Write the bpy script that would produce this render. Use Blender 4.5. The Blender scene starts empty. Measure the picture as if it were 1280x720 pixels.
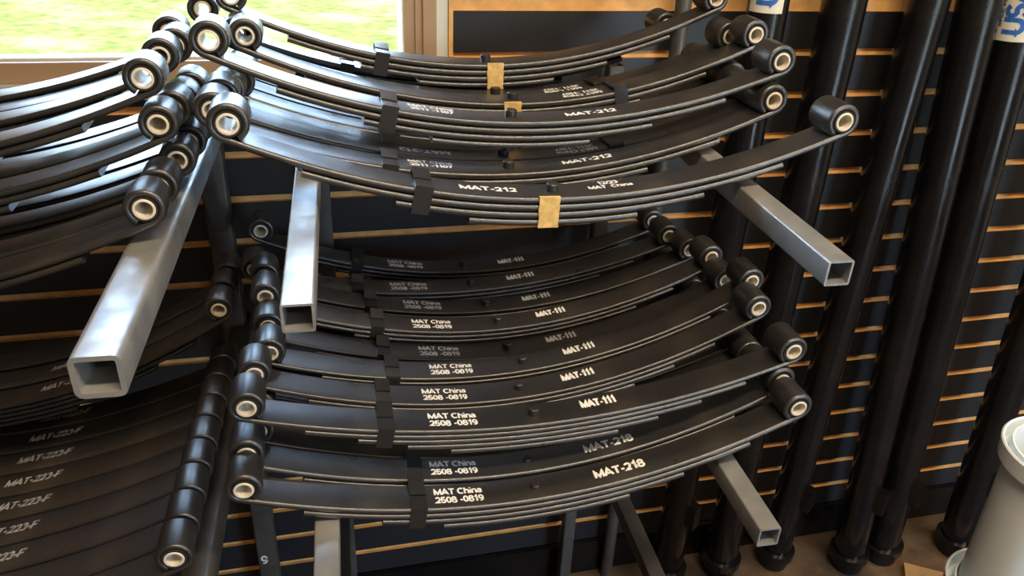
import bpy, math, random
from mathutils import Matrix, Vector

random.seed(7)
S = bpy.context.scene
COL = S.collection

# ------------------------------------------------------------------ camera
def make_camera():
    f, pitch, yaw, roll = 1002.13, math.radians(28.4844), math.radians(14.6868), math.radians(2.6959)
    cy, sy, cp, sp = math.cos(yaw), math.sin(yaw), math.cos(pitch), math.sin(pitch)
    fw = Vector((sy * cp, cy * cp, -sp)); rt = Vector((cy, -sy, 0)); up = rt.cross(fw)
    cr, sr = math.cos(roll), math.sin(roll)
    r2 = cr * rt + sr * up; u2 = -sr * rt + cr * up
    cd = bpy.data.cameras.new('camera'); cam = bpy.data.objects.new('camera', cd); COL.objects.link(cam)
    cd.sensor_width = 36.0; cd.lens = 36.0 * f / 1280.0; cd.clip_start = 0.02; cd.clip_end = 300
    m = Matrix.Identity(4)
    for i in range(3):
        m[i][0] = r2[i]; m[i][1] = u2[i]; m[i][2] = -fw[i]
    m[0][3], m[1][3], m[2][3] = 0.0, -1.29552, 0.29774
    cam.matrix_world = m
    S.camera = cam
make_camera()

# ------------------------------------------------------------------ world, sun, lamps, exposure
S.view_settings.view_transform = 'Standard'
S.view_settings.look = 'None'
S.view_settings.gamma = 1.0
S.view_settings.use_curve_mapping = False
S.view_settings.exposure = 0.0

W = bpy.data.worlds.new('world'); S.world = W; W.use_nodes = True
nt = W.node_tree; nt.nodes.clear()
sky = nt.nodes.new('ShaderNodeTexSky'); sky.sky_type = 'HOSEK_WILKIE'; sky.turbidity = 5.0
sky.sun_direction = Vector((-0.74, -0.10, 0.66)).normalized()
bg = nt.nodes.new('ShaderNodeBackground'); bg.inputs['Strength'].default_value = 152.0
out = nt.nodes.new('ShaderNodeOutputWorld')
hz = nt.nodes.new('ShaderNodeMix'); hz.data_type = 'RGBA'; hz.inputs[0].default_value = 0.45
hz.inputs[7].default_value = (0.058, 0.065, 0.074, 1)
nt.links.new(sky.outputs[0], hz.inputs[6]); nt.links.new(hz.outputs[2], bg.inputs[0]); nt.links.new(bg.outputs[0], out.inputs[0])

def light(name, kind, loc, rot, energy, color, **kw):
    ld = bpy.data.lights.new(name, kind); ld.energy = energy; ld.color = color
    for k, v in kw.items(): setattr(ld, k, v)
    o = bpy.data.objects.new(name, ld); COL.objects.link(o); o.location = loc; o.rotation_euler = rot
    return o
sd = Vector((0.74, 0.10, -0.66)).to_track_quat('-Z', 'Y').to_euler()
light('sun', 'SUN', (0, 0, 6), sd, 14.0, (1.0, 0.93, 0.80), angle=0.01)
LAMP_POS = [(0.35, -1.35), (2.2, -1.2), (0.6, -2.6)]
LAMP_E = [41.0, 32.0, 8.0]
portal = light('window_portal', 'AREA', (-0.17, 0.10, 0.48), (math.radians(-90), 0, 0), 1.0, (1, 1, 1),
               shape='RECTANGLE', size=0.66, size_y=1.0)
portal.data.cycles.is_portal = True
portal2 = light('door_portal', 'AREA', (1.9, -3.38, -0.2), (math.radians(90), 0, 0), 1.0, (1, 1, 1), shape='RECTANGLE', size=1.1, size_y=1.9)
portal2.data.cycles.is_portal = True

# ------------------------------------------------------------------ materials
MATS = {}
def mat(name, color, rough=0.5, metal=0.0, spec=0.5, noise=None, bump=None, coat=0.0, trans=0.0, mix=None, rvar=None, sub=0.0):
    """noise=(scale, amount) value variation, mix=(colour2, scale, lo, hi) patches, bump=(scale, strength, distance)"""
    m = bpy.data.materials.new(name); m.use_nodes = True; t = m.node_tree; b = t.nodes['Principled BSDF']
    b.inputs['Base Color'].default_value = (*color, 1); b.inputs['Roughness'].default_value = rough
    b.inputs['Metallic'].default_value = metal; b.inputs['Specular IOR Level'].default_value = spec
    b.inputs['Coat Weight'].default_value = coat; b.inputs['Transmission Weight'].default_value = trans
    if sub:
        b.inputs['Subsurface Weight'].default_value = sub; b.inputs['Subsurface Radius'].default_value = (0.01, 0.01, 0.01)
    tc = t.nodes.new('ShaderNodeTexCoord')
    src = None
    if mix:
        n = t.nodes.new('ShaderNodeTexNoise'); n.inputs['Scale'].default_value = mix[1]; n.inputs['Detail'].default_value = 5
        t.links.new(tc.outputs['Object'], n.inputs['Vector'])
        r = t.nodes.new('ShaderNodeMapRange'); r.inputs[1].default_value = mix[2]; r.inputs[2].default_value = mix[3]
        t.links.new(n.outputs['Fac'], r.inputs[0])
        x = t.nodes.new('ShaderNodeMix'); x.data_type = 'RGBA'
        x.inputs[6].default_value = (*color, 1); x.inputs[7].default_value = (*mix[0], 1)
        t.links.new(r.outputs[0], x.inputs[0]); src = x.outputs[2]
    if noise:
        n = t.nodes.new('ShaderNodeTexNoise'); n.inputs['Scale'].default_value = noise[0]; n.inputs['Detail'].default_value = 6
        t.links.new(tc.outputs['Object'], n.inputs['Vector'])
        r = t.nodes.new('ShaderNodeMapRange'); r.inputs[1].default_value = 0.25; r.inputs[2].default_value = 0.75
        r.inputs[3].default_value = 1 - noise[1]; r.inputs[4].default_value = 1 + noise[1]
        t.links.new(n.outputs['Fac'], r.inputs[0])
        x = t.nodes.new('ShaderNodeVectorMath'); x.operation = 'SCALE'
        if src: t.links.new(src, x.inputs[0])
        else: x.inputs[0].default_value = color
        t.links.new(r.outputs[0], x.inputs['Scale']); src = x.outputs[0]
    if src: t.links.new(src, b.inputs['Base Color'])
    if rvar:
        n = t.nodes.new('ShaderNodeTexNoise'); n.inputs['Scale'].default_value = rvar[0]; n.inputs['Detail'].default_value = 4
        t.links.new(tc.outputs['Object'], n.inputs['Vector'])
        r = t.nodes.new('ShaderNodeMapRange'); r.inputs[1].default_value = 0.3; r.inputs[2].default_value = 0.7
        r.inputs[3].default_value = rough - rvar[1]; r.inputs[4].default_value = rough + rvar[1]
        t.links.new(n.outputs['Fac'], r.inputs[0]); t.links.new(r.outputs[0], b.inputs['Roughness'])
    if bump:
        n = t.nodes.new('ShaderNodeTexNoise'); n.inputs['Scale'].default_value = bump[0]; n.inputs['Detail'].default_value = 3
        t.links.new(tc.outputs['Object'], n.inputs['Vector'])
        bp = t.nodes.new('ShaderNodeBump'); bp.inputs['Strength'].default_value = bump[1]; bp.inputs['Distance'].default_value = bump[2]
        t.links.new(n.outputs['Fac'], bp.inputs['Height']); t.links.new(bp.outputs[0], b.inputs['Normal'])
    MATS[name] = m
    return m
mat('spring_paint', (0.013, 0.013, 0.0137), 0.32, spec=0.95, rvar=(30, 0.05), bump=(900, 0.30, 0.0004), mix=((0.03, 0.026, 0.021), 14, 0.55, 0.75))
_b = MATS['spring_paint'].node_tree.nodes['Principled BSDF']; _b.inputs['Coat Weight'].default_value = 0.35; _b.inputs['Coat Roughness'].default_value = 0.52; _b.inputs['Coat IOR'].default_value = 1.75
mat('clip_metal', (0.02, 0.02, 0.021), 0.28, spec=0.7, bump=(300, 0.15, 0.0004))
mat('rubber', (0.012, 0.012, 0.012), 0.7)
mat('bushing_white', (0.72, 0.66, 0.55), 0.4, noise=(80, 0.12), sub=0.3)
mat('bolt_metal', (0.02, 0.02, 0.02), 0.4, spec=0.6, bump=(400, 0.4, 0.0006))
mat('print_white', (0.82, 0.82, 0.80), 0.6, noise=(350, 0.25))
mat('print_faded', (0.34, 0.35, 0.36), 0.6, noise=(250, 0.4))
mat('tape_yellow', (0.62, 0.42, 0.15), 0.7, noise=(120, 0.3), bump=(500, 0.5, 0.0005))
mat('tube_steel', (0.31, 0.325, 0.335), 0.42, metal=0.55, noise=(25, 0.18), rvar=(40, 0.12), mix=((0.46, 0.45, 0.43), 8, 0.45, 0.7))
mat('tube_dark', (0.10, 0.095, 0.09), 0.45, metal=0.5, noise=(20, 0.3), rvar=(30, 0.1))  # darker steel tone for posts, pipe and lower arms
mat('slat_black', (0.013, 0.014, 0.017), 0.48, noise=(6, 0.2), rvar=(5, 0.08))
mat('slat_wood', (0.68, 0.40, 0.15), 0.7, noise=(40, 0.22), bump=(300, 0.3, 0.0005))
mat('frame_tan', (0.40, 0.28, 0.18), 0.45, noise=(5, 0.06))
mat('frame_white', (0.62, 0.65, 0.60), 0.5, noise=(8, 0.05))
mat('sill_grey', (0.50, 0.53, 0.55), 0.35, noise=(60, 0.12))
mat('axle_paint', (0.0045, 0.0045, 0.005), 0.22, spec=0.45, rvar=(12, 0.07), mix=((0.012, 0.010, 0.008), 6, 0.5, 0.8))
mat('sticker_white', (0.72, 0.70, 0.60), 0.5)
mat('sticker_blue', (0.03, 0.13, 0.48), 0.5)
mat('sticker_grey', (0.12, 0.12, 0.13), 0.5)
mat('plastic_white', (0.80, 0.90, 0.97), 0.32)
mat('room_paint', (0.42, 0.38, 0.33), 0.8)
mat('ceiling_paint', (0.50, 0.46, 0.40), 0.85)
mat('floor_dirt', (0.12, 0.075, 0.040), 0.75, mix=((0.035, 0.024, 0.017), 5, 0.42, 0.62), noise=(30, 0.3), bump=(40, 0.3, 0.003))
mat('plank_wood', (0.33, 0.20, 0.09), 0.7, noise=(18, 0.35), bump=(80, 0.3, 0.001))
mat('concrete', (0.34, 0.36, 0.38), 0.85, noise=(4, 0.15))
mat('sky_screen_green', (0.010, 0.016, 0.006), 0.95, spec=0.0, noise=(0.8, 0.4))  # only for the added rise that screens the low sky
mat('lawn', (0.076, 0.087, 0.025), 0.9, spec=0.0, mix=((0.135, 0.126, 0.068), 1.1, 0.45, 0.72), noise=(7, 0.45))

def pane_mat():
    m = bpy.data.materials.new('pane_glass'); m.use_nodes = True; t = m.node_tree; t.nodes.clear()
    tr = t.nodes.new('ShaderNodeBsdfTransparent'); tr.inputs[0].default_value = (0.96, 0.98, 0.97, 1)
    gl = t.nodes.new('ShaderNodeBsdfGlossy'); gl.inputs['Roughness'].default_value = 0.02
    fr = t.nodes.new('ShaderNodeFresnel'); fr.inputs[0].default_value = 1.35
    mx = t.nodes.new('ShaderNodeMixShader'); o = t.nodes.new('ShaderNodeOutputMaterial')
    t.links.new(fr.outputs[0], mx.inputs[0]); t.links.new(tr.outputs[0], mx.inputs[1]); t.links.new(gl.outputs[0], mx.inputs[2])
    t.links.new(mx.outputs[0], o.inputs[0]); MATS['pane_glass'] = m
pane_mat()
def lamp_mat():
    m = bpy.data.materials.new('lamp_glow'); m.use_nodes = True; b = m.node_tree.nodes['Principled BSDF']
    b.inputs['Emission Color'].default_value = (1.0, 0.74, 0.45, 1); b.inputs['Emission Strength'].default_value = 3.0
    MATS['lamp_glow'] = m
lamp_mat()

# ------------------------------------------------------------------ mesh helpers
class MB:
    def __init__(s): s.v = []; s.f = []; s.mi = []
    def add(s, vs, fs, mi=0):
        o = len(s.v); s.v += [tuple(p) for p in vs]; s.f += [tuple(i + o for i in f) for f in fs]; s.mi += [mi] * len(fs)
        return s
    def box(s, x0, x1, y0, y1, z0, z1, mi=0):
        vs = [(x, y, z) for x in (x0, x1) for y in (y0, y1) for z in (z0, z1)]
        s.add(vs, [(0, 1, 3, 2), (4, 6, 7, 5), (0, 4, 5, 1), (2, 3, 7, 6), (0, 2, 6, 4), (1, 5, 7, 3)], mi); return s
    def mesh(s, name, mats, angle=35):
        me = bpy.data.meshes.new(name); me.from_pydata(s.v, [], s.f)
        for m in (mats if isinstance(mats, (list, tuple)) else [mats]): me.materials.append(MATS[m])
        me.polygons.foreach_set('material_index', s.mi)
        if angle:
            me.polygons.foreach_set('use_smooth', [True] * len(me.polygons))
            me.set_sharp_from_angle(angle=math.radians(angle))
        me.update(); return me

def link(name, me, parent=None, loc=None, rot=None):
    o = bpy.data.objects.new(name, me); COL.objects.link(o)
    if parent: o.parent = parent
    if loc is not None: o.location = loc
    if rot is not None: o.rotation_euler = rot
    return o
def tag(o, label=None, cat=None, group=None, kind=None):
    if label: o['label'] = label
    if cat: o['category'] = cat
    if group: o['group'] = group
    if kind: o['kind'] = kind
    return o
def empty(name, loc=(0, 0, 0), rot=(0, 0, 0)):
    o = bpy.data.objects.new(name, None); o.empty_display_size = 0.05; COL.objects.link(o); o.location = loc; o.rotation_euler = rot
    return o

def sweep(mb, path, sec, mi=0, caps=True):
    """path: (x, z, nx, nz); sec: (y, n) closed loop"""
    k = len(sec); vs = []; fs = []
    for (x, z, nx, nz) in path:
        for (y, n) in sec: vs.append((x + nx * n, y, z + nz * n))
    for i in range(len(path) - 1):
        for j in range(k):
            a, b = i * k + j, i * k + (j + 1) % k
            fs.append((a, b, b + k, a + k))
    if caps:
        fs.append(tuple(range(k))); fs.append(tuple(reversed(range((len(path) - 1) * k, len(path) * k))))
    mb.add(vs, fs, mi)

def ring(mb, cx, cz, ro, ri, y0, y1, seg=28, mi=0, bev=0.0):
    """hollow tube along y"""
    prof = [(ro - bev, y0), (ro, y0 + bev), (ro, y1 - bev), (ro - bev, y1), (ri, y1), (ri, y0)] if bev else [(ro, y0), (ro, y1), (ri, y1), (ri, y0)]
    k = len(prof); vs = []; fs = []
    for i in range(seg):
        a = 2 * math.pi * i / seg
        for r, y in prof: vs.append((cx + r * math.cos(a), y, cz + r * math.sin(a)))
    for i in range(seg):
        for j in range(k):
            a, b = i * k + j, i * k + (j + 1) % k; c = ((i + 1) % seg) * k
            fs.append((a, c + j, c + (j + 1) % k, b))
    mb.add(vs, fs, mi)

def lathe(mb, prof, seg=40, mi=0, close=False):
    k = len(prof); vs = []; fs = []
    for i in range(seg):
        a = 2 * math.pi * i / seg
        for r, z in prof: vs.append((r * math.cos(a), r * math.sin(a), z))
    for i in range(seg):
        n = ((i + 1) % seg) * k
        for j in range(k if close else k - 1):
            a, b = i * k + j, i * k + (j + 1) % k
            fs.append((a, n + j, n + (j + 1) % k, b))
    mb.add(vs, fs, mi)

def disc_cyl(mb, cx, cy, r, z0, z1, seg=18, mi=0, bev=0.001):
    vs = []; fs = []
    prof = [(r, z0), (r, z1 - bev), (r - bev, z1)]
    for i in range(seg):
        a = 2 * math.pi * i / seg
        for rr, z in prof: vs.append((cx + rr * math.cos(a), cy + rr * math.sin(a), z))
    for i in range(seg):
        n = ((i + 1) % seg) * 3
        for j in range(2): fs.append((i * 3 + j, n + j, n + j + 1, i * 3 + j + 1))
    fs.append(tuple(i * 3 + 2 for i in range(seg))); fs.append(tuple(reversed([i * 3 for i in range(seg)])))
    mb.add(vs, fs, mi)

def rrect(w, h, r, n=3):
    pts = []
    for cx, cy, a0 in ((w / 2 - r, h / 2 - r, 0), (-w / 2 + r, h / 2 - r, 90), (-w / 2 + r, -h / 2 + r, 180), (w / 2 - r, -h / 2 + r, 270)):
        for i in range(n + 1):
            a = math.radians(a0 + 90 * i / n); pts.append((cx + r * math.cos(a), cy + r * math.sin(a)))
    return pts

def tube_along(mb, p0, p1, w, h, wall, r=0.003, mi=0):
    """hollow square tube from p0 to p1 (open ends)"""
    p0, p1 = Vector(p0), Vector(p1); d = (p1 - p0).normalized()
    up = Vector((0, 0, 1)) if abs(d.z) < 0.9 else Vector((0, 1, 0))
    sx = d.cross(up).normalized(); sz = sx.cross(d).normalized()
    o = rrect(w, h, r, 3); i = rrect(w - 2 * wall, h - 2 * wall, max(r - wall, 0.0008), 3); k = len(o); vs = []
    for p in (p0, p1):
        for loop in (o, i):
            for a, b in loop: vs.append(p + sx * a + sz * b)
    fs = []
    for j in range(k):
        n = (j + 1) % k
        fs.append((j, n, 2 * k + n, 2 * k + j)); fs.append((k + j, 3 * k + j, 3 * k + n, k + n))
        fs.append((j, k + j, k + n, n)); fs.append((2 * k + j, 2 * k + n, 3 * k + n, 3 * k + j))
    mb.add(vs, fs, mi)

# ------------------------------------------------------------------ the room
P = 0.0762          # slat pitch
FLOOR = -1.22
def build_room():
    mb = MB()     # backing panel behind the slats, with the window opening
    mb.box(-2.6, 3.6, 0.0065, 0.11, FLOOR, -0.027)
    mb.box(0.215, 3.6, 0.0065, 0.11, -0.027, 1.45)
    mb.box(-2.6, -0.50, 0.0065, 0.11, -0.027, 1.45)
    mb.box(-0.50, 0.215, 0.0065, 0.11, 1.02, 1.45)
    wall = link('wall_back', mb.mesh('wall_back', 'slat_wood', 0)); tag(wall, 'tan fibreboard wall behind the black slats', None, kind='structure')
    # black slats, each one a board of its own
    def slat(x0, x1, z0, z1):
        m = MB(); m.box(x0, x1, 0.0, 0.0063, z0, z1, 1)
        m.mi[2] = 0                       # face towards the room is the black laminate
        me = m.mesh('slat', ['slat_black', 'slat_wood'], 0)
        link('slat', me, wall)
    i = 1
    while -(i + 1) * P > FLOOR + 0.12:
        slat(-2.55, 3.55, -(i + 1) * P + 0.0118, -i * P); i += 1
    slat(-2.55, 3.55, FLOOR + 0.097, -i * P)
    slat(-2.55, 0.2215, -P + 0.0118, -0.0505)
    slat(0.2225, 3.55, -P + 0.0118, 0.0)
    slat(0.2225, 3.55, 0.0118, P)
    for j in range(2, 14): slat(0.2225, 3.55, (j - 1) * P + 0.030, j * P + 0.0195)
    # wood edging at the window side of the slat panel and the base board
    m = MB(); m.box(0.2152, 0.2222, -0.006, 0.0063, -0.026, 1.44)
    tag(link('trim_1', m.mesh('trim', 'slat_wood', 0)), 'narrow raw wood edge beside the window frame', None, kind='structure')
    m = MB(); m.box(-2.55, 3.55, -0.012, 0.0062, FLOOR, FLOOR + 0.095)
    tag(link('baseboard_back', m.mesh('baseboard', 'axle_paint', 0)), 'dark base board along the slat wall', None, kind='structure')
    # other sides of the room
    m = MB(); m.box(-2.6, 3.6, -3.4, 0.11, FLOOR - 0.08, FLOOR)
    tag(link('floor', m.mesh('floor', 'floor_dirt', 0)), 'worn brown floor littered with dust', None, kind='structure')
    m = MB(); m.box(-2.6, 3.6, -3.4, 0.11, 1.45, 1.55)
    tag(link('ceiling', m.mesh('ceiling', 'ceiling_paint', 0)), 'plain ceiling of the room', None, kind='structure')
    m = MB(); m.box(-2.7, 1.35, -3.4, -3.3, FLOOR - 0.08, 1.55); m.box(2.45, 3.7, -3.4, -3.3, FLOOR - 0.08, 1.55)
    m.box(1.35, 2.45, -3.4, -3.3, FLOOR - 0.08, FLOOR); m.box(1.35, 2.45, -3.4, -3.3, 0.75, 1.55)
    tag(link('wall_front', m.mesh('wall_front', 'room_paint', 0)), 'plain painted wall with a glazed door', None, kind='structure')
    w2 = empty('door_1', (0, 0, 0)); tag(w2, 'glazed door to the daylight behind the viewer', None, kind='structure')
    m = MB(); m.box(1.35, 1.42, -3.37, -3.32, FLOOR, 0.75); m.box(2.38, 2.45, -3.37, -3.32, FLOOR, 0.75); m.box(1.42, 2.38, -3.37, -3.32, FLOOR, FLOOR + 0.10); m.box(1.42, 2.38, -3.37, -3.32, 0.68, 0.75)
    link('frame', m.mesh('frame', 'frame_tan', 0), w2)
    m = MB(); m.box(1.42, 2.38, -3.348, -3.343, FLOOR + 0.10, 0.68); link('pane', m.mesh('pane', 'pane_glass', 0), w2)
    for nm, b in (('wall_left', (-2.7, -2.6, -3.4, 0.11)), ('wall_right', (3.6, 3.7, -3.4, 0.11))):
        m = MB(); m.box(*b, FLOOR - 0.08, 1.55)
        tag(link(nm, m.mesh(nm, 'room_paint', 0)), 'plain painted wall of the room', None, kind='structure')
    # window
    win = empty('window_1', (0, 0, 0)); tag(win, 'window with tan frame above the left shelf, lawn outside', None, kind='structure')
    m = MB(); m.box(-0.50, 0.145, 0.0, 0.014, -0.0265, 0.003); m.box(-0.50, 0.145, 0.014, 0.10, -0.0265, -0.006)
    link('frame_bottom_rail', m.mesh('frame_bottom_rail', 'frame_tan', 0), win)
    m = MB(); m.box(-0.50, 0.145, 0.0145, 0.0175, -0.005, 0.0065)
    link('glazing_bead', m.mesh('glazing_bead', 'frame_white', 0), win)
    m = MB(); m.box(0.1455, 0.196, 0.0, 0.10, -0.0265, 1.0); m.box(0.163, 0.166, -0.004, 0.0, -0.0265, 1.0); m.box(0.175, 0.196, -0.006, 0.0, -0.0265, 1.0)
    link('frame_jamb', m.mesh('frame_jamb', 'frame_tan', 0), win)
    m = MB(); m.box(-0.50, -0.475, 0.0, 0.10, 0.009, 1.0)
    link('frame_jamb', m.mesh('frame_jamb', 'frame_tan', 0), win)
    m = MB(); m.box(-0.475, 0.1455, 0.0, 0.10, 0.955, 1.0)
    link('frame_head', m.mesh('frame_head', 'frame_tan', 0), win)
    m = MB(); m.box(0.1965, 0.2148, -0.002, 0.05, -0.0265, 1.01)
    link('jamb_lining', m.mesh('jamb_lining', 'frame_white', 0), win)
    m = MB(); m.box(-0.50, 0.2145, -0.016, 0.0063, -0.0500, -0.0270)
    link('sill', m.mesh('sill', 'sill_grey', 0), win)
    m = MB(); m.box(-0.475, 0.1455, 0.018, 0.022, -0.005, 0.955)
    link('pane', m.mesh('pane', 'pane_glass', 0), win)
    # lawn outside
    m = MB(); m.box(-60, 60, 0.5, 120, -1.9, -1.75); m.box(-60, 60, -60, -9.0, -1.9, -1.75)
    tag(link('ground', m.mesh('lawn', 'lawn', 0)), 'sunlit pale green lawn seen through the window', None, kind='structure')
    m = MB(); m.box(-4, 8, -9.0, -3.41, -1.6, FLOOR - 0.02)  # unseen apron, added to strengthen the tube reflections and bucket light
    tag(link('added_apron', m.mesh('apron', 'concrete', 0)), 'unseen pale concrete apron added outside the glazed door to brighten reflections', None, kind='structure')
    # unseen dark rise, added to screen low sky from the spring reflections
    m = MB(); rnd = random.Random(5); n = 60; vs = []; fs = []
    for i in range(n + 1):
        x = -70 + 140 * i / n; h = 6.0 + rnd.uniform(-1.3, 1.3)
        for y, z in ((36, -1.8), (38, h * 0.55), (41, h * 0.9), (46, h), (60, -1.8)): vs.append((x, y + rnd.uniform(-0.8, 0.8), z))
    fs = [(i * 5 + j, (i + 1) * 5 + j, (i + 1) * 5 + j + 1, i * 5 + j + 1) for i in range(n) for j in range(4)]
    m.add(vs, fs); tag(link('sky_screen', m.mesh('sky_screen', 'sky_screen_green', 0)), 'unseen dark rise added beyond the lawn to screen the low sky', None, kind='structure')
    # ceiling lamps
    for k, (x, y) in enumerate(LAMP_POS):
        t = empty('ceiling_lamp', (x, y, 1.45)); tag(t, ('ceiling lamp above the camera', 'ceiling lamp towards the right wall', 'ceiling lamp at the rear of the room')[k], 'lamp', 'ceiling lamps')
        m = MB(); m.box(-0.66, 0.66, -0.10, 0.10, -0.05, -0.001); link('lamp_housing', m.mesh('lamp_housing', 'frame_white', 0), t)
        m = MB(); m.box(-0.62, 0.62, -0.08, 0.08, -0.058, -0.051); link('lamp_diffuser', m.mesh('lamp_diffuser', 'lamp_glow', 0), t)
        light('lamp_light', 'AREA', (x, y, 1.385), (0, 0, 0), LAMP_E[k], (1.0, 0.78, 0.53), shape='RECTANGLE', size=1.2, size_y=0.15)
build_room()

# ------------------------------------------------------------------ racks
def build_racks():
    t = empty('spring_rack', (0.24, -0.045, FLOOR)); ox, oy, oz = t.location
    tag(t, 'steel rack of thin square tube arms holding the middle springs', 'rack')
    def part(name, p0, p1, w, h, wall, r, mt):
        m = MB(); tube_along(m, (p0[0] - ox, p0[1] - oy, p0[2] - oz), (p1[0] - ox, p1[1] - oy, p1[2] - oz), w, h, wall, r)
        return link(name, m.mesh(name, mt, 40), t)
    for x in (0.002, 0.484): part('post', (x, -0.045, FLOOR), (x, -0.045, 0.0), 0.0254, 0.0254, 0.002, 0.002, 'tube_dark')
    for z in (-0.019, -0.354, -0.69):  # lowest pair of arms in the darker steel tone
        part('arm', (-0.025, -0.730, z - 0.013), (0.002, -0.059, z - 0.013), 0.0262, 0.0258, 0.0021, 0.0022, 'tube_steel' if z > -0.5 else 'tube_dark')
        part('arm', (0.461, -0.728, z - 0.013), (0.484, -0.059, z - 0.013), 0.0262, 0.0258, 0.0021, 0.0022, 'tube_steel' if z > -0.5 else 'tube_dark')
    part('cross_bar', (0.016, -0.045, -0.62), (0.470, -0.045, -0.62), 0.0254, 0.0254, 0.002, 0.002, 'tube_dark')
    # gussets under the arms at the posts
    for x in (0.002, 0.484):
        part('gusset', (x, -0.062, -0.16), (x - 0.005, -0.16, -0.046), 0.012, 0.012, 0.002, 0.001, 'tube_dark')
    t = empty('spring_rack', (-0.45, -0.06, FLOOR)); ox, oy, oz = t.location
    tag(t, 'rack of wide square tube arms holding the springs under the window', 'rack')
    for x in (-0.160, -0.785): part('post', (x, -0.045, FLOOR), (x, -0.045, -0.087), 0.038, 0.038, 0.003, 0.004, 'tube_dark')
    for z in (-0.047, -0.425):
        part('arm', (-0.1755, -0.736, z - 0.019), (-0.146, -0.022, z - 0.019), 0.0385, 0.038, 0.0045, 0.0065, 'tube_steel' if z > -0.2 else 'tube_dark')  # lower arm in the darker steel tone
        part('arm', (-0.80, -0.736, z - 0.019), (-0.785, -0.022, z - 0.019), 0.0385, 0.038, 0.0045, 0.0065, 'tube_steel')
    part('gusset', (-0.158, -0.064, -0.24), (-0.154, -0.20, -0.081), 0.02, 0.02, 0.002, 0.001, 'tube_dark')
    me = text_mesh('9', 0.030, 'print_white', 0.0005)
    o = link('painted_number', me, t, (-0.166 - ox, -0.0645 - oy, -0.975 - oz), (math.radians(90), 0, 0))

# ------------------------------------------------------------------ text
TXT = {}
def _arc(cx, cy, rx, ry, a0, a1, n=8):
    return [(cx + rx * math.cos(math.radians(a0 + (a1 - a0) * i / n)), cy + ry * math.sin(math.radians(a0 + (a1 - a0) * i / n))) for i in range(n + 1)]
# glyph: advance width and strokes of a plain bold sans letter, cap height 1 (stroke centre lines)
GLYPH = {
    'M': (0.92, [[(.09, .0), (.09, .92), (.46, .12), (.83, .92), (.83, 0)]]),
    'A': (0.84, [[(.04, 0), (.42, .94), (.80, 0)], [(.17, .30), (.67, .30)]]),
    'T': (0.74, [[(.02, .92), (.72, .92)], [(.37, .92), (.37, 0)]]),
    'C': (0.80, [_arc(.42, .5, .34, .43, 48, 312, 14)]),
    'h': (0.64, [[(.09, 0), (.09, 1)], [(.09, .40)] + _arc(.31, .44, .22, .22, 150, 0, 6) + [(.53, 0)]]),
    'i': (0.27, [[(.13, 0), (.13, .66)], [(.13, .84), (.13, 1)]]),
    'n': (0.64, [[(.09, 0), (.09, .70)], [(.09, .40)] + _arc(.31, .44, .22, .22, 150, 0, 6) + [(.53, 0)]]),
    'a': (0.62, [_arc(.28, .22, .20, .16, 0, 360, 12), [(.12, .56)] + _arc(.28, .46, .21, .18, 120, 0, 5) + [(.50, 0)]]),
    '-': (0.42, [[(.06, .38), (.36, .38)]]),
    '/': (0.36, [[(.02, 0), (.34, .98)]]),
    '.': (0.26, [[(.13, 0), (.13, .12)]]),
    '0': (0.64, [_arc(.32, .5, .23, .43, 0, 360, 16)]),
    '1': (0.56, [[(.10, .72), (.25, .80), (.36, .98), (.36, 0)]]),
    '2': (0.64, [_arc(.31, .67, .22, .26, 165, -20, 8) + [(.42, .36), (.10, .08), (.58, .08)]]),
    '3': (0.64, [_arc(.30, .70, .21, .23, 160, -80, 8), _arc(.30, .30, .24, .24, 80, -160, 9)]),
    '5': (0.64, [[(.54, .92), (.17, .92), (.11, .48)] + _arc(.30, .31, .24, .25, 125, -160, 9)]),
    '7': (0.62, [[(.07, .92), (.56, .92), (.36, .50), (.24, 0)]]),
    '8': (0.64, [_arc(.32, .72, .19, .21, 0, 360, 12), _arc(.32, .28, .24, .24, 0, 360, 14)]),
    '9': (0.64, [_arc(.31, .65, .22, .27, 0, 360, 14), [(.53, .65)] + _arc(.28, .42, .25, .36, 0, -115, 7)]),
    'F': (0.68, [[(.09, 0), (.09, .92), (.64, .92)], [(.09, .49), (.54, .49)]]),
    'E': (0.74, [[(.66, .08), (.09, .08), (.09, .92), (.64, .92)], [(.09, .50), (.58, .50)]]),
    'D': (0.82, [[(.09, .08), (.09, .92), (.34, .92)] + _arc(.34, .5, .36, .42, 90, -90, 10) + [(.09, .08)]]),
    'I': (0.30, [[(.15, 0), (.15, 1)]]),
    'N': (0.80, [[(.09, 0), (.09, .94), (.69, .06), (.69, 1)]]),
    'U': (0.80, [[(.09, 1), (.09, .36)] + _arc(.40, .36, .31, .29, 180, 360, 10) + [(.71, 1)]]),
    'S': (0.74, [_arc(.36, .70, .25, .23, 30, 250, 9) + _arc(.37, .29, .27, .22, 80, -150, 9)]),
    ' ': (0.34, []),
}
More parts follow.
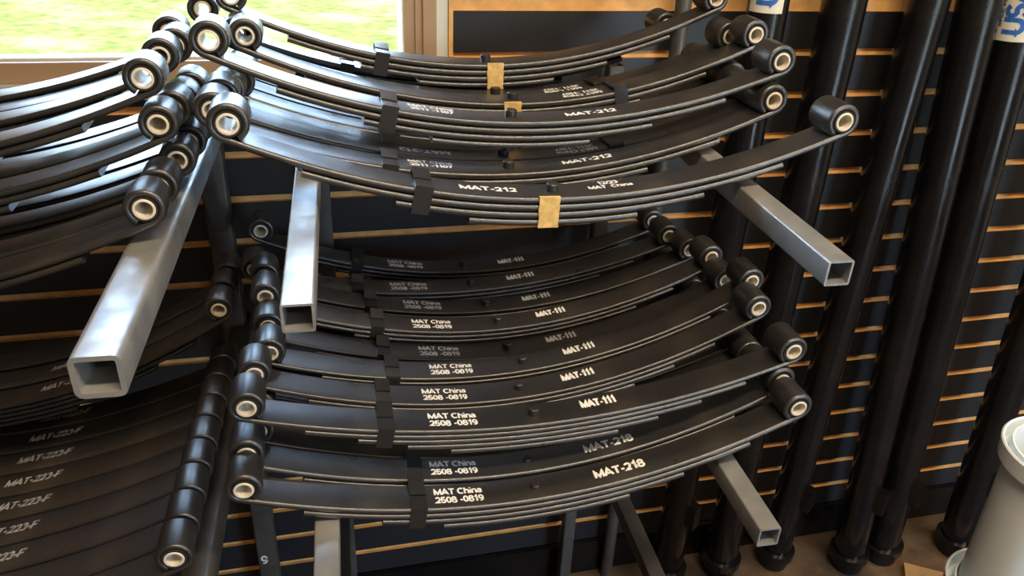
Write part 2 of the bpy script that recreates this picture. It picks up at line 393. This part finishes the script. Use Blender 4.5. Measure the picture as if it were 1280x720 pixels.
def text_data(body, size, bold=0.0, xs=1.0):
    """flat lettering: size is the height of a line; strokes become quads"""
    key = (body, size, bold, xs)
    if key in TXT: return TXT[key]
    cap = 0.72 * size; th = (0.085 + bold) * cap; V = []; F = []
    lines = body.split('\n'); n = len(lines)
    for li, ln in enumerate(lines):
        w = sum(GLYPH[c][0] for c in ln) * cap * xs
        x = -w / 2; y0 = ((n - 1) / 2 - li) * size * 1.0 - cap / 2
        for c in ln:
            adv, strokes = GLYPH[c]
            for st in strokes:
                p0 = [(x + a * cap * xs, y0 + b * cap) for a, b in st]; p = [p0[0]]
                for (xa, ya), (xb, yb) in zip(p0, p0[1:]):     # short steps, so the lettering can follow a curved surface
                    q = max(1, int(math.hypot(xb - xa, yb - ya) / (0.22 * cap)))
                    p += [(xa + (xb - xa) * i / q, ya + (yb - ya) * i / q) for i in range(1, q + 1)]
                m = len(p)
                closed = m > 4 and math.hypot(p[0][0] - p[-1][0], p[0][1] - p[-1][1]) < 1e-6
                L = []
                for i in range(m):
                    a = p[i - 1] if i else (p[-2] if closed else None); b = p[i + 1] if i < m - 1 else (p[1] if closed else None)
                    d0 = None if a is None else Vector((p[i][0] - a[0], p[i][1] - a[1])).normalized()
                    d1 = None if b is None else Vector((b[0] - p[i][0], b[1] - p[i][1])).normalized()
                    if d0 is None: d0 = d1
                    if d1 is None: d1 = d0
                    d = (d0 + d1); d = d.normalized() if d.length > 0.2 else d0
                    k = 1 / max(0.45, d.dot(d0)); nn = Vector((-d.y, d.x)) * th * k
                    L.append(((p[i][0] + nn.x, p[i][1] + nn.y), (p[i][0] - nn.x, p[i][1] - nn.y)))
                o = len(V)
                for a, b in L: V += [a, b]
                F += [(o + 2 * i + 1, o + 2 * i + 3, o + 2 * i + 2, o + 2 * i) for i in range(m - 1)]
            x += adv * cap * xs
    TXT[key] = (V, F); return V, F
def text_mesh(body, size, m, bold=0.02, xs=1.0):
    v, f = text_data(body, size, bold, xs)
    mb = MB(); mb.add([(a, b, 0) for a, b in v], f); return mb.mesh('print', m, 0)

# ------------------------------------------------------------------ leaf springs
WID = 0.0445        # room each spring takes along the arms
LW = 0.0420          # leaf width
TYPES = {
    # t leaf thickness, gap, lower leaf half-lengths, clip x, eye outer radius
    '212': dict(t=0.0072, gap=0.0012, halves=(0.255, 0.165, 0.090), clip=-0.140, ro=0.0192, bolt=(0.0068, 0.0085)),
    '111': dict(t=0.0060, gap=0.0011, halves=(0.262, 0.205, 0.150, 0.100), clip=-0.176, ro=0.0190, bolt=(0.0064, 0.0088)),
    '218': dict(t=0.0072, gap=0.0011, halves=(0.262, 0.178, 0.110), clip=-0.140, ro=0.0190, bolt=(0.0052, 0.0042)),
    '223': dict(t=0.0060, gap=0.0011, halves=(0.275, 0.215, 0.155, 0.1), clip=-0.15, ro=0.0190, bolt=(0.0052, 0.006)),
}
EYE = 0.320
CACHE = {}
def shape(kind, sag):
    T = TYPES[kind]; t = T['t']; rc = T['ro'] - t / 2
    # z = a x^2 is the mid line of the main leaf lowered by t/2; solve a so the eye centre sits sag above the leaf top
    a = 0.6
    for _ in range(40):
        xe = EYE
        for _ in range(10):
            ph = math.atan(2 * a * xe); xe = EYE + rc * math.sin(ph)
        z = a * xe * xe - t / 2 + rc * math.cos(math.atan(2 * a * xe))
        a *= 1 + 0.8 * (sag - z) / max(sag, 0.01)
    ph = math.atan(2 * a * xe)
    return a, xe, ph, rc
def spring_meshes(kind, sag):
    key = (kind, round(sag, 4))
    if key in CACHE: return CACHE[key]
    T = TYPES[kind]; t = T['t']; g = T['gap']; ro = T['ro']
    a, xe, ph, rc = shape(kind, sag)
    sec = [(y, n) for y, n in rrect(LW, t, t * 0.44, 4)]
    def nrm(x):
        s = 2 * a * x; l = math.hypot(1, s); return -s / l, 1 / l
    # main leaf with both eyes curled upwards
    path = []
    N = 36
    turn = math.radians(305); M = 22
    ex, ez = xe, a * xe * xe - t / 2
    nx, nz = nrm(xe); cx, cz = ex + nx * rc, ez + nz * rc
    right = []
    for i in range(1, M + 1):
        th = turn * i / M; ang = math.atan2(-nz, -nx) + th
        c, s = math.cos(ang), math.sin(ang); right.append((cx + rc * c, cz + rc * s, -c, -s))
    left = [(-x, z, -n1, n2) for (x, z, n1, n2) in reversed(right)]
    mid = []
    for i in range(N + 1):
        x = -xe + 2 * xe * i / N; n1, n2 = nrm(x); mid.append((x, a * x * x - t / 2, n1, n2))
    mb = MB(); sweep(mb, left + mid + right, sec)
    D = {'main_leaf': mb.mesh('main_leaf', 'spring_paint')}
    D['leaves'] = []
    for k, h in enumerate(T['halves']):
        mb = MB(); p = []; n = 20; off = (k + 1) * (t + g)
        for i in range(n + 1):
            x = -h + 2 * h * i / n; n1, n2 = nrm(x); p.append((x - n1 * off, a * x * x - t / 2 - n2 * off, n1, n2))
        sweep(mb, p, sec); D['leaves'].append(mb.mesh('leaf', 'spring_paint'))
    D['eyec'] = (cx, cz)
    mb = MB(); ring(mb, 0, 0, ro - t + 0.0003, 0.0098, -LW / 2 - 0.0004, LW / 2 + 0.0004, 24); D['rubber'] = mb.mesh('rubber_sleeve', 'rubber')
    mb = MB(); ring(mb, 0, 0, 0.0104, 0.0080, -LW / 2 - 0.0011, LW / 2 + 0.0011, 28, bev=0.0006); D['bush'] = mb.mesh('bushing', 'bushing_white')
    # centre bolt
    mb = MB(); disc_cyl(mb, 0, 0, T['bolt'][0], -0.001, T['bolt'][1]); D['bolt'] = mb.mesh('centre_bolt', 'bolt_metal')
    mb = MB(); lo = -(len(T['halves']) + 1) * (t + g); disc_cyl(mb, 0, 0, 0.0075, lo - 0.006, lo - 0.0002, 6); D['nut'] = mb.mesh('nut', 'bolt_metal')
    # rebound clip: strap round the first three leaves, ends folded over the top
    mb = MB(); hw = LW / 2 - 0.0006; s = 0.0008; cw = 0.0092; tt = 0.0022
    bot = -3 * (t + g) - 0.0008; top = 0.0010
    mb.box(-cw, cw, -hw - 0.0008 - s, -hw - 0.0008, bot - s, top + tt)
    mb.box(-cw, cw, hw + 0.0008, hw + 0.0008 + s, bot - s, top + 0.0045)
    mb.box(-cw, cw, -hw - 0.0008, hw + 0.0008, bot - s, bot)
    mb.box(-cw, cw, -hw - 0.0008, -0.002, top, top + tt)
    mb.add([(-cw, 0.000, top + 0.0012), (cw, 0.000, top + 0.0012), (cw, hw + 0.0014, top + 0.0045), (-cw, hw + 0.0014, top + 0.0045),
            (-cw, 0.000, top + 0.0012 + tt), (cw, 0.000, top + 0.0012 + tt), (cw, hw + 0.0014, top + 0.0045 + tt), (-cw, hw + 0.0014, top + 0.0045 + tt)],
           [(3, 2, 1, 0), (4, 5, 6, 7), (0, 1, 5, 4), (1, 2, 6, 5), (2, 3, 7, 6), (3, 0, 4, 7)])
    D['clip'] = mb.mesh('clip', 'clip_metal', 0)
    # tape wrapped round the front edge of the pack
    mb = MB(); tw = 0.0112; lo = -(len(T['halves']) + 1) * (t + g) + 0.001; y = -hw - 0.0018
    n = 8; vs = []; fs = []
    rnd = random.Random(3)
    for i in range(n + 1):
        j = i / n
        e0 = rnd.uniform(-0.0006, 0.0006); e1 = rnd.uniform(-0.0006, 0.0006)
        zz = 0.0012 + (lo - 0.002) * j
        vs += [(-tw + e0, y, zz), (tw + e1, y, zz)]
    fs = [(2 * i, 2 * i + 2, 2 * i + 3, 2 * i + 1) for i in range(n)]
    b = len(vs)
    vs += [(-tw, -hw + 0.002, 0.0012), (tw, -hw + 0.002, 0.0012)]; fs.append((0, 1, b + 1, b))
    vs2 = [(x, yy + 0.0007, z - 0.0002) for x, yy, z in vs]; L = len(vs)
    fs2 = [tuple(reversed([i + L for i in f])) for f in fs]
    mb.add(vs + vs2, fs + fs2); D['tape'] = mb.mesh('tape', 'tape_yellow', 0)
    D['a'] = a; D['nrm'] = nrm
    CACHE[key] = D; return D
LBL = {}
def label_mesh(kind, sag, body, x0, size, bold, xs, m, y0=0.0, shear=0.0):
    key = (kind, round(sag, 4), body, x0, size, xs, m, y0)
    if key in LBL: return LBL[key]
    D = spring_meshes(kind, sag); a = D['a']; v, f = text_data(body, size, bold, xs)
    vs = []
    for u, w in v:
        x = x0 + u + shear * w; n1, n2 = D['nrm'](x); vs.append((x + n1 * 0.0005, y0 + w, a * x * x + n2 * 0.0005))
    mb = MB(); mb.add(vs, f); LBL[key] = mb.mesh('printed_text', m, 0); return LBL[key]

PRINT = {
    '212': [('MAT China\n2511 -1107', -0.092, 0.0118, 0.02, 1.05, 'print_white', 0.004), ('MAT-212', 0.097, 0.0150, 0.03, 1.20, 'print_white', 0.0)],
    '212b': [('MAT China\n2511 -1107', -0.092, 0.0118, 0.02, 1.05, 'print_white', 0.004)],
    '212old': [('MAT-212', -0.070, 0.0150, 0.03, 1.20, 'print_white', 0.0), ('12/23\nMAT  China', 0.066, 0.0108, 0.015, 1.05, 'print_white', 0.006)],
    '111': [('MAT China\n2508 -0819', -0.098, 0.0135, 0.02, 1.0, 'print_white', 0.0), ('MAT-111', 0.082, 0.0185, 0.03, 0.72, 'print_white', 0.004)],
    '218': [('MAT China\n2508 -0819', -0.092, 0.0135, 0.02, 1.0, 'print_white', 0.0), ('MAT-218', 0.105, 0.0175, 0.035, 1.05, 'print_white', 0.0)],
    '223': [('MAT-223-F', 0.096, 0.0165, 0.02, 0.95, 'print_faded', 0.002)],
}
SAG = {'212': 0.080, '111': 0.086, '218': 0.080, '223': 0.080}
def spring(kind, L, R, yf, label, group, prints=None, flip=False, sag=None, clip=True, tape=False, nut=True, bolt=True, leaves=None):
    """L, R: (x, z) of the eye centres in the front face plane y = yf"""
    sag = sag or SAG[kind]; D = spring_meshes(kind, sag); T = TYPES[kind]
    dx, dz = R[0] - L[0], R[1] - L[1]; ang = math.atan2(dz, dx)
    mx, mz = (L[0] + R[0]) / 2, (L[1] + R[1]) / 2
    ox, oz = mx + math.sin(ang) * sag, mz - math.cos(ang) * sag
    root = empty('leaf_spring', (ox, yf + WID / 2, oz), (0, -ang, 0))
    if flip: root.rotation_euler = (Matrix.Rotation(-ang, 3, 'Y') @ Matrix.Rotation(math.pi, 3, 'Z')).to_euler()
    tag(root, label, 'leaf spring', group)
    link('main_leaf', D['main_leaf'], root)
    for me in D['leaves'][:leaves]: link('leaf', me, root)
    cx, cz = D['eyec']
    for s in (-1, 1):
        r = link('rubber_sleeve', D['rubber'], root, (s * cx, 0, cz))
        link('bushing', D['bush'], r)
    if bolt: link('centre_bolt', D['bolt'], root)
    if nut: link('nut', D['nut'], root)
    if clip:
        x = T['clip']; n1, n2 = D['nrm'](x)
        link('clip', D['clip'], root, (x, 0, D['a'] * x * x), (0, math.atan2(n1, n2), 0))
    if tape: link('tape', D['tape'], root, (tape if tape is not True else 0.0, 0, 0), (0, 0, math.pi if flip else 0))
    for (b, x0, sz, bold, xs, m, y0) in PRINT.get(prints, []):
        link('printed_text', label_mesh(kind, sag, b, x0, sz, bold, xs, m, y0, 0.22 if prints == '223' else 0.0), root)
    return root

def build_springs():
    g = 'springs on the upper middle shelf'
    spring('212', (-0.077, 0.071), (0.562, 0.054), -0.550, 'black leaf spring printed MAT-212 and 12/23, frontmost on the upper shelf', g, '212old', tape=-0.008)
    spring('212', (-0.101, 0.053), (0.538, 0.0485), -0.443, 'leaf spring printed MAT-212 2511-1107 directly behind the 12/23 spring', g, '212')
    spring('212', (-0.094, 0.055), (0.540, 0.046), -0.3975, 'leaf spring turned round so its MAT-212 print reads upside down', g, '212', flip=True)
    spring('212', (-0.092, 0.050), (0.546, 0.042), -0.352, 'leaf spring mostly covered, behind the one with upside-down print', g)
    for k in range(3):
        spring('212', (-0.085, 0.047), (0.555, 0.043), -0.3065 + 0.0455 * k, 'leaf spring buried under the upper pile on the middle shelf', 'buried springs on the upper middle shelf')
    spring('212', (-0.096, 0.122), (0.542, 0.0935), -0.437, 'leaf spring printed MAT-212 lying on top of the upper pile, bolt head showing', g, '212', sag=0.0775)
    spring('212', (-0.070, 0.103), (0.570, 0.101), -0.321, 'leaf spring with yellow tape just behind the top MAT-212 spring', g, '212b', flip=True, tape=0.004, sag=0.0835)
    spring('212', (-0.080, 0.096), (0.556, 0.090), -0.2755, 'leaf spring with clip on its right side, third in the upper pile', g, '212b', flip=True)
    spring('212', (-0.088, 0.132), (0.552, 0.132), -0.231, 'topmost leaf spring against the window with yellow tape at its middle', g, tape=0.010, sag=0.0855)
    spring('212', (-0.128, 0.106), (0.510, 0.084), -0.170, 'rearmost leaf spring of the upper pile, nearest the slat wall', g)

    g = 'MAT-111 springs on the lower middle shelf'
    rows = [(-0.580, (-0.092, -0.224), (0.547, -0.224), 0.066), (-0.4875, (-0.091, -0.245), (0.549, -0.216), 0.0885), (-0.4375, (-0.075, -0.249), (0.563, -0.204), 0.0865),
            (-0.3760, (-0.078, -0.248), (0.561, -0.234), 0.087), (-0.3290, (-0.081, -0.230), (0.558, -0.220), 0.087), (-0.2650, (-0.084, -0.232), (0.555, -0.238), 0.083),
            (-0.2190, (-0.101, -0.244), (0.539, -0.234), 0.066), (-0.1370, (-0.093, -0.221), (0.547, -0.244), 0.0825)]
    ords = ['frontmost', 'second', 'third', 'fourth', 'fifth', 'sixth', 'seventh', 'rearmost']
    for k, (y, L, R, sg) in enumerate(rows):
        spring('111', L, R, y, 'black leaf spring printed MAT-111, %s of eight on the lower shelf%s' % (ords[k], '' if k in (0, 7) else ' from the front'), g, '111', sag=sg, nut=(k == 0))
    g = 'MAT-218 springs on the lower middle shelf'
    spring('218', (-0.101, -0.294), (0.539, -0.275), -0.6255, 'black leaf spring printed MAT-218, lowest and nearest the viewer', g, '218', sag=0.0785)
    spring('218', (-0.099, -0.285), (0.540, -0.267), -0.5805, 'leaf spring printed MAT-218 tucked under the front MAT-111 spring', g, '218', sag=0.085)
    for k in range(9):
        spring('218', (-0.090, -0.290), (0.550, -0.287), -0.5345 + 0.0455 * k, 'leaf spring buried under the row of MAT-111 springs', 'buried springs on the lower middle shelf', leaves=1, clip=False, nut=False)

    g = 'springs on the upper left shelf'
    def left(kind, R, y, label, group, **kw):
        kw.setdefault('nut', False); kw.setdefault('bolt', False)
        spring(kind, (R[0] - 0.64, R[1] + kw.pop('dz', 0.0)), R, y, label, group, **kw)
    left('212', (-0.162, -0.010), -0.544, 'frontmost leaf spring on the upper left shelf, eye beside the wide arm', g)
    left('212', (-0.156, -0.008), -0.495, 'second leaf spring from the front in the bottom layer, upper left shelf', g)
    left('212', (-0.146, -0.005), -0.424, 'third leaf spring from the front in the bottom layer, upper left shelf', g)
    left('212', (-0.140, -0.002), -0.372, 'fourth leaf spring from the front in the bottom layer, upper left shelf', g)
    left('212', (-0.135, 0.000), -0.322, 'fifth leaf spring from the front in the bottom layer, upper left shelf', g)
    left('212', (-0.130, 0.000), -0.275, 'sixth leaf spring from the front in the bottom layer, upper left shelf', g)
    left('212', (-0.152, 0.046), -0.462, 'front leaf spring of the middle layer, upper left shelf', g)
    left('212', (-0.145, 0.047), -0.413, 'second leaf spring of the middle layer, upper left shelf', g)
    left('212', (-0.142, 0.042), -0.3665, 'third leaf spring of the middle layer, upper left shelf', g, leaves=1, clip=False)
    left('212', (-0.137, 0.044), -0.3205, 'fourth leaf spring of the middle layer, upper left shelf', g, leaves=1, clip=False)
    left('212', (-0.159, 0.0915), -0.460, 'front leaf spring of the top layer, upper left shelf', g, clip=False)
    left('212', (-0.155, 0.0925), -0.3715, 'second leaf spring of the top layer, upper left shelf', g, leaves=2)
    left('212', (-0.146, 0.0935), -0.3255, 'third leaf spring of the top layer, its eye against the window frame', g, leaves=2)
    left('212', (-0.156, 0.0980), -0.2790, 'rearmost leaf spring of the top layer, eye against the lawn', g, leaves=2)

    g = 'MAT-223-F springs on the lower left shelf'
    words = ['front', 'second', 'third', 'fourth', 'fifth', 'sixth', 'seventh', 'eighth', 'ninth']
    for k in range(9):
        left('223', (-0.178 + 0.0028 * k, -0.366), -0.636 + 0.0450 * k, 'black leaf spring printed MAT-223-F, %s in the lower left row' % words[k], g, prints='223', dz=0.0)
    left('223', (-0.146, -0.266), -0.290, dz=-0.055, sag=0.098, label= 'front leaf spring of the second layer on the lower left shelf', group=g, prints='223')
    left('223', (-0.143, -0.264), -0.243, dz=-0.055, sag=0.098, label= 'second leaf spring of the second layer on the lower left shelf', group=g, prints='223')
    left('223', (-0.140, -0.262), -0.196, dz=-0.055, sag=0.098, label= 'rear leaf spring of the second layer on the lower left shelf', group=g)
build_racks()
build_springs()

# ------------------------------------------------------------------ axle tubes against the wall
def build_axles():
    specs = [  # x top, y top, x bottom, y bottom, radius, top, sticker z, label
        (0.733, -0.055, 0.733, -0.075, 0.0335, 0.62, 0.088, 'black axle tube with white sticker, nearest the leaf springs'),
        (0.870, -0.060, 0.874, -0.072, 0.0365, 0.70, None, 'black axle tube second from the springs, with a pale streak of gloss'),
        (1.034, -0.065, 1.018, -0.075, 0.0345, 0.16, None, 'black axle tube third from the springs'),
        (1.100, -0.078, 1.197, -0.120, 0.0365, 0.40, None, 'black axle tube standing between the third tube and the stickered tube'),
        (1.162, -0.087, 1.298, -0.110, 0.0385, 0.64, 0.052, 'black axle tube with white and blue MADE IN USA sticker'),
        (1.420, -0.075, 1.500, -0.130, 0.0385, 0.66, None, 'black axle tube at the far right behind the white buckets'),
    ]
    for (x0, y0, x1, y1, r, top, stick, label) in specs:
        a = Vector((x1, y1, FLOOR + 0.004)); b = Vector((x0, y0, top)); L = (b - a).length
        t = empty('axle_tube', a); t.rotation_mode = 'QUATERNION'; t.rotation_quaternion = Vector((0, 0, 1)).rotation_difference(b - a)
        tag(t, label, 'axle', 'axle tubes leaning on the slat wall')
        mb = MB(); lathe(mb, [(r - 0.006, 0.0), (r, 0.0), (r, L), (r - 0.006, L)], 32, close=True); link('tube', mb.mesh('tube', 'axle_paint'), t)
        mb = MB(); lathe(mb, [(r + 0.0005, 0.03), (r + 0.010, 0.032), (r + 0.010, 0.050), (r + 0.0005, 0.052)], 32, close=True); link('collar', mb.mesh('collar', 'axle_paint', 30), t)
        mb = MB(); mb.box(r - 0.002, r + 0.018, -0.012, 0.012, 0.20, 0.26); link('lug', mb.mesh('lug', 'axle_paint', 0), t, None, (0, 0, math.radians(-60)))
        if stick is not None:
            # sticker wrapped on the side towards the viewer; z is the height of its lower edge
            zs = stick - (FLOOR + 0.004); h = 0.19; mb = MB(); n = 28; vs = []; fs = []
            mid = math.radians(-127 if stick > 0.07 else -145); half = math.radians(50)
            for i in range(n + 1):
                an = mid - half + 2 * half * i / n; vs += [((r + 0.0006) * math.cos(an), (r + 0.0006) * math.sin(an), zs), ((r + 0.0006) * math.cos(an), (r + 0.0006) * math.sin(an), zs + h)]
            fs = [(2 * i, 2 * i + 2, 2 * i + 3, 2 * i + 1) for i in range(n)]
            mb.add(vs, fs); s = link('sticker', mb.mesh('sticker', 'sticker_white'), t)
            # lettering runs up the tube
            for body, size, off, m, z0 in (('USA', 0.046, 0.001, 'sticker_blue', zs + 0.052), ('MADE IN', 0.0125, -0.0235, 'sticker_grey', zs + 0.045)):
                v, f = text_data(body, size, 0.03, 1.0); vv = []
                for u, w in v:
                    an = mid + (-w + off) / r; rr = r + 0.0014
                    vv.append((rr * math.cos(an), rr * math.sin(an), z0 + u))
                m2 = MB(); m2.add(vv, f); link('sticker_print', m2.mesh('sticker_print', m, 0), s)
build_axles()
def build_pipe():
    t = empty('steel_pipe', (0.598, -0.030, FLOOR)); tag(t, 'thin grey steel pipe standing behind the upper springs', 'pipe')
    mb = MB(); lathe(mb, [(0.0105, 0.0), (0.0135, 0.0), (0.0135, 1.62), (0.0105, 1.62)], 24, close=True); link('tube', mb.mesh('tube', 'tube_dark'), t)
    mb = MB(); lathe(mb, [(0.0137, 1.10), (0.0185, 1.102), (0.0185, 1.135), (0.0137, 1.137)], 24, close=True); link('coupling', mb.mesh('coupling', 'tube_dark', 30), t)
build_pipe()

# ------------------------------------------------------------------ white buckets at the right
def build_buckets():
    cx, cy, top = 0.935, -0.675, -0.365
    names = ['topmost white translucent plastic bucket of the stack at lower right',
             'bottom white plastic bucket of the stack, standing on the floor']
    step = 0.255; H = 0.855 - step
    for k in range(2):
        t = empty('plastic_bucket', (cx, cy, top - H - k * step)); tag(t, names[k], 'bucket', 'nested plastic buckets')
        r = 0.072
        mb = MB(); lathe(mb, [(0.001, 0.0), (r - 0.014, 0.0), (r - 0.012, 0.004), (r - 0.001, H - 0.002), (r - 0.0035, H - 0.002), (r - 0.0145, 0.006), (0.001, 0.003)], 48); link('body', mb.mesh('body', 'plastic_white', 40), t)
        mb = MB(); lathe(mb, [(r - 0.0005, H - 0.030), (r + 0.010, H - 0.027), (r + 0.0125, H - 0.002), (r + 0.0105, H), (r + 0.0085, H - 0.001), (r + 0.0075, H - 0.024), (r - 0.0005, H - 0.027)], 48); link('rim', mb.mesh('rim', 'plastic_white', 40), t)
build_buckets()

# ------------------------------------------------------------------ loose boards on the floor
def build_floor_bits():
    bits = [((1.43, -0.245), 0.26, 0.05, 0.016, -32, 'short pale wooden board on the floor below the right wall'),
            ((1.16, -0.27), 0.26, 0.045, 0.014, -24, 'narrow wooden board on the floor beside the axle ends'),
            ((0.84, -0.19), 0.16, 0.07, 0.012, 38, 'small wooden offcut on the floor near the first axle tube'),
            ((0.965, -0.285), 0.10, 0.08, 0.012, 70, 'square wooden offcut on the floor between the axle ends')]
    for (x, y), l, w, h, a, label in bits:
        mb = MB(); mb.box(-l / 2, l / 2, -w / 2, w / 2, 0, h)
        o = link('wooden_board', mb.mesh('wooden_board', 'plank_wood', 0), None, (x, y, FLOOR + 0.0005), (0, 0, math.radians(a)))
        tag(o, label, 'board', 'loose boards on the floor')
build_floor_bits()
